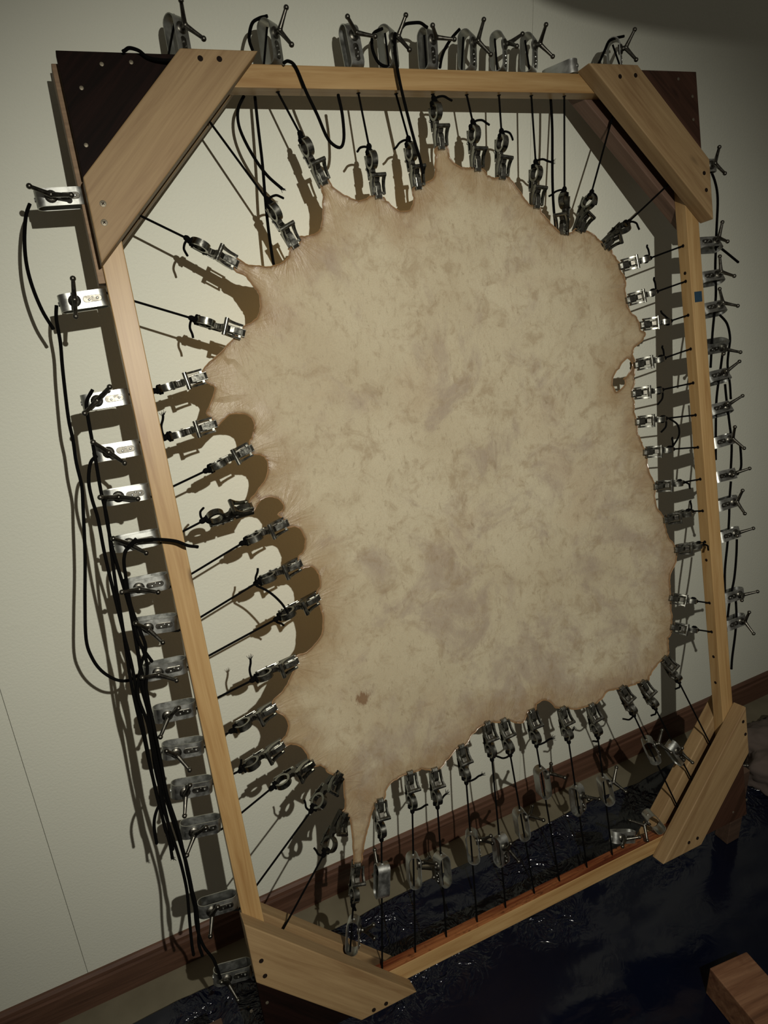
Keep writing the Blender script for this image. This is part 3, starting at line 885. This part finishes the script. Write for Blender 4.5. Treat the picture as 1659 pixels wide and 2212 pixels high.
def tens_parts():
    P = {}
    P['loop'] = MB().loop_band(racetrack(76, 28), -13.5, 13.5, 1.7).mesh('loop', M['strap'], smooth=True)
    pl = MB()
    pl.slab([(10 + 5.5 + 5.5 * math.cos(a) if abs(a) > math.pi / 2 else 34 + 5.5 * math.cos(a), 5.5 * math.sin(a)) for a in [-math.pi + 2 * math.pi * k / 20 for k in range(20)]], 13.2, 15.0)
    P['plate'] = pl.mesh('plate', M['castmetal'], bevel=0.5)
    rv = MB().ball((17, 0, 15), 2.2, 8, 4).ball((30, 1.5, 15), 2.0, 8, 4).ball((24, -2.5, 15), 1.4, 8, 4)  # separate rivet heads sharing one mesh, no strip between them
    P['rivets'] = rv.mesh('rivets', M['strap'], smooth=True)
    hb = MB().tube([(52, 0, 9), (52, 0, 15.5), (52, 0, 17), (52, 0, 18), (52, 0, 24)], [9.8, 9.8, 8.4, 5.0, 4.4], 16)
    P['hub'] = hb.mesh('hub', M['castmetal'], smooth=True)
    wg = MB().ball((0, 0, 0), 5.4, 10, 6)
    for s in (-1, 1):
        wg.tube([(s * 1, 0, 0), (s * 14, 0, 9), (s * 27, 0, 18)], [4.6, 3.6, 3.1], 9)
        wg.ball((s * 29, 0, 19.3), 4.7, 10, 6)
    P['wing'] = wg.mesh('wing', M['castmetal'], smooth=True)
    gr = MB().tube([(75.0, 0, 0), (77.2, 0, 0)], [4.2, 3.6], 12)
    P['eyelet'] = gr.mesh('eyelet', M['strap'], smooth=True)
    return P
TP = tens_parts()

def tensioner(m, wing, label, group, scale=1.0):
    t = put('cord_tensioner', None)
    t.empty_display_size = 0.02
    t.matrix_world = m @ Matrix.Scale(scale, 4)
    tag(t, label, 'tensioner', group)
    for pn, me in TP.items():
        if pn == 'wing':
            put(pn, me, t, Matrix.Translation((0.052, 0, 0.024)) @ Matrix.Rotation(math.radians(wing), 4, 'Z'))
        else:
            put(pn, me, t)
    return t

Z = (0, 0, 1)
for i, (v, wa, tilt) in enumerate(LEFT_T):
    x = Vector((-math.cos(math.radians(tilt)), math.sin(math.radians(tilt)), 0))
    # local x points to -u, so the wing's frame angle is mirrored into local space
    zl = Matrix.Rotation(math.radians(-3 if i > 5 else 0), 3, x) @ Vector(Z)
    tensioner(FR @ basis(x, zl, mm(-1, v)), wa - 180 + tilt, f"steel loop tensioner on the frame's left side, {nth(i, len(LEFT_T), 'top')}", 'tensioners along the left rail')
tt = list(TOP_T)
for i, (u, wa, tilt) in enumerate(tt):
    x = Vector((math.sin(math.radians(tilt)), math.cos(math.radians(tilt)), 0))
    j = i if i < 8 else 9
    zl = Matrix.Rotation(math.radians([30, 38, 8, 38, 18, 33, 40, 34, 40][i]), 3, x) @ Vector(Z)
    tensioner(FR @ basis(x, zl, mm(u, 1)), wa - 90, f"steel loop tensioner standing on the top rail, {nth(j, 10, 'left')}", 'tensioners along the top rail')
for i, (v, wa) in enumerate(RIGHT_T):
    x = Vector((1, random.uniform(-.03, .06), 0))
    zl = Matrix.Rotation(math.radians([0, -28, -26, -28, 32, -30, -30, -8, -14, -5, -12, -5, -5][i]), 3, x) @ Vector(Z)
    tensioner(FR @ basis(x, zl, mm(FW + 1, v)), wa, f"steel loop tensioner on the frame's right side, {nth(i, len(RIGHT_T), 'top')}", 'tensioners along the right rail')
WB = [30, 0, 70, 100, 40, 20, 90, 95, 60, 150, 120, 0]
for i, (bu, bv, au, av, tw) in enumerate(BOTTOM_T):
    d = Vector((au - bu, av - bv, 0)).normalized()
    zr = Matrix.Rotation(math.radians(tw), 3, d) @ Vector(Z)
    top = mm(au, av)
    tensioner(FR @ basis(d, zr, top - d * 0.078), WB[i], f"steel loop tensioner hanging on a cord below the hide, {nth(i, len(BOTTOM_T), 'left')}", 'tensioners hanging below the hide')
# loose or hidden ones
tensioner(FR @ basis((0.5, 0, 0.86), (0.86, 0, -0.5), mm(962, 14.5, -64)), 80, 'bright steel tensioner lying flat on top of the top rail near the right brace', 'lying tensioners')
tensioner(FR @ basis((-0.55, 0.83, 0.05), (-0.47, -0.30, -0.12), mm(1044, -1782, -12)), 60, 'open steel loop tensioner resting against the lower right brace', 'lying tensioners')
tensioner(FR @ basis((-0.9, 0.35, 0.0), (-0.2, 0.3, 0.9), mm(965, -1772, -20)), 20, 'steel tensioner toppled on the bottom rail beside the resting open loop', 'lying tensioners')
tensioner(FR @ basis((0.74, -0.66, 0), (0, 0, 1), mm(1296, -1688, -58)), 40, 'dark tensioner poking out behind the lower right gusset', 'lying tensioners')

# ------------------------------------------------------------------ loose cords
LL = [
 'loose black cord curving down from the topmost left tensioner',
 'long loose black cord hanging furthest left and ending in a big loop',
 'loose black cord falling from the third left tensioner in the bundle',
 'loose black cord looping out of the fourth left tensioner into the bundle',
 'short loose black cord falling from the fifth left tensioner',
 'long loose black cord looping from the sixth left tensioner down to the baseboard',
 'loose black cord in the left bundle ending beside the baseboard',
 'loose black cord of the left bundle running into the lowest left tensioner',
 'loose black cord threading through the middle of the left bundle',
 'innermost loose black cord of the left bundle, nearest the left rail',
 'short black cord end curling beside the third lowest left tensioner',
 'stiff black cord end sticking across the front of the left rail',
 'black cord draped over the upper left dark gusset',
 'black cord bent around the second tensioner on the top rail',
 'black cord draped over the top rail in a long hanging loop',
 'black cord with frayed end dangling behind the upper left brace',
 'black cord hanging straight from the top rail behind the hide',
 'black cord hanging down over the front of the top rail',
 'black cord coiled inside the fourth tensioner on the top rail',
 'thick black cord hanging behind the hide near the upper right brace',
 'small black cord arch between the fourth and fifth top tensioners',
 'short black cord end beside the sixth tensioner on the top rail',
 'black cord bent over the rightmost top tensioner',
 'long black cord hanging from behind the upper right brace',
 'short stiff cord end poking right below the upper right brace',
 'black cord bowing out below the fourth right tensioner',
 'black cord hanging close behind the right rail',
 'black cord hanging past the sixth and seventh right tensioners',
 'small black cord loop beside the eighth right tensioner',
 'black cord hanging below the ninth right tensioner',
 'slanting black cord between the two lowest gaps of right tensioners',
 'lowest loose cord end hanging past the bottom right tensioner',
]
for k, (side, w, pts) in enumerate(LOOSE):
    n_ = len(pts)
    P3 = []
    for i, (u, v) in enumerate(pts):
        P3.append(Vector((u, v, w + 3.0 * math.sin(i * 1.7 + k))))
    mb = MB().tube(smooth_path(P3, 5), 2.85, 8)
    e, e0 = P3[-1], P3[-2]
    dd = (e - e0).normalized()
    mb.tube([e - dd * 3, e + dd * 3, e + dd * 5], [2.6, 3.1, 2.4], 8)
    if k in (2, 3, 15):
        for q in range(9):
            r_ = Vector((random.uniform(-1, 1), random.uniform(-1, 1), random.uniform(-1, 1))) * .6 + dd
            mb.tube([e, e + r_.normalized() * random.uniform(7, 12)], 0.5, 4)
    tag(put('loose_cord', mb.mesh('loose_cord', M['cord'], smooth=True), None, FR), LL[k], 'cord', f'loose cords at the {side} of the frame')
# the short tie between two neighbouring left clips
mb = MB().tube(smooth_path([(148, -896, -8), (168, -912, 2), (186, -938, 4), (196, -962, -4)], 5), 2.3, 8)
tag(put('loose_cord', mb.mesh('loose_cord', M['cord'], smooth=True), None, FR), 'short black cord bridging the eighth and ninth clips on the left edge', 'cord', 'loose cords at the left of the frame')
mb = MB().tube(smooth_path([(1180, -748, -8), (1196, -765, 0), (1196, -790, 2), (1180, -812, -2), (1172, -824, -6)], 5), 2.3, 8)
tag(put('loose_cord', mb.mesh('loose_cord', M['cord'], smooth=True), None, FR), 'short black cord bridging the sixth and seventh clips on the right edge', 'cord', 'loose cords at the right of the frame')

# ------------------------------------------------------------------ things on the floor
bl = MB().box(-56, 56, -360, 0, 0, 88)
o = put('timber_block', bl.mesh('timber_block', M['block'], bevel=2.5), None, Matrix.Translation((1.0575, -0.7165, 0.0025)) @ Matrix.Rotation(math.radians(-7), 4, 'Z'))
tag(o, 'stained timber block lying on the tarp in the lower right corner', 'block')

def crumpled(name, loc, sx, sy, sz, label):
    from mathutils import noise as N
    bm = bmesh.new()
    bmesh.ops.create_icosphere(bm, subdivisions=5, radius=1)
    for v in bm.verts:
        n_ = v.co.normalized()
        r = 1 + 0.35 * N.noise(n_ * 1.8) + 0.16 * abs(N.noise(n_ * 4.5 + Vector((3, 1, 0)))) + 0.05 * N.noise(n_ * 13)
        v.co = Vector((n_.x * sx * r, n_.y * sy * r, max(n_.z * sz * r, -0.25 * sz) + 0.25 * sz))
    me = bpy.data.meshes.new(name)
    bm.to_mesh(me); bm.free()
    me.polygons.foreach_set('use_smooth', [True] * len(me.polygons))
    me.materials.append(M['cloth'])
    tag(put(name, me, None, Matrix.Translation(loc)), label, 'cloth')
crumpled('crumpled_cloth', (1.86, -0.34, 0.012), 0.17, 0.16, 0.13, 'crumpled grey-brown cloth on the tarp beyond the frame at right')

# light blocker added out of view, shaped to shadow the upper right wall
pr = [(0.0, 0), (0.06, 1.5), (0.10, 4), (0.134, 8), (0.158, 13), (0.175, 19), (0.181, 25), (0.181, 52), (0.155, 92), (0.085, 122), (0.02, 132), (0.0, 132)]
nseg = 40
vs, fs = [], []
for k in range(nseg):
    a = 2 * math.pi * k / nseg
    for r_, z in pr: vs.append((r_ * 1000 * math.cos(a), r_ * 1000 * math.sin(a), z))
for k in range(nseg):
    for j in range(len(pr) - 1):
        a, b2 = k * len(pr) + j, ((k + 1) % nseg) * len(pr) + j
        fs.append((a, b2, b2 + 1, a + 1))
blocker_obj = put('light_blocker', None, None, Matrix.Translation((0.537, -1.40, 2.190)))
tag(blocker_obj, 'added light blocker out of view, shadowing the upper right wall', 'blocker')
put('blocker_shell', MB().add(vs, fs).mesh('blocker_shell', M['shade'], smooth=True), blocker_obj)
put('blocker_flex', MB().tube([(0, 0, 120), (0, 0, 500)], 3.5, 8).mesh('blocker_flex', M['cord']), blocker_obj)
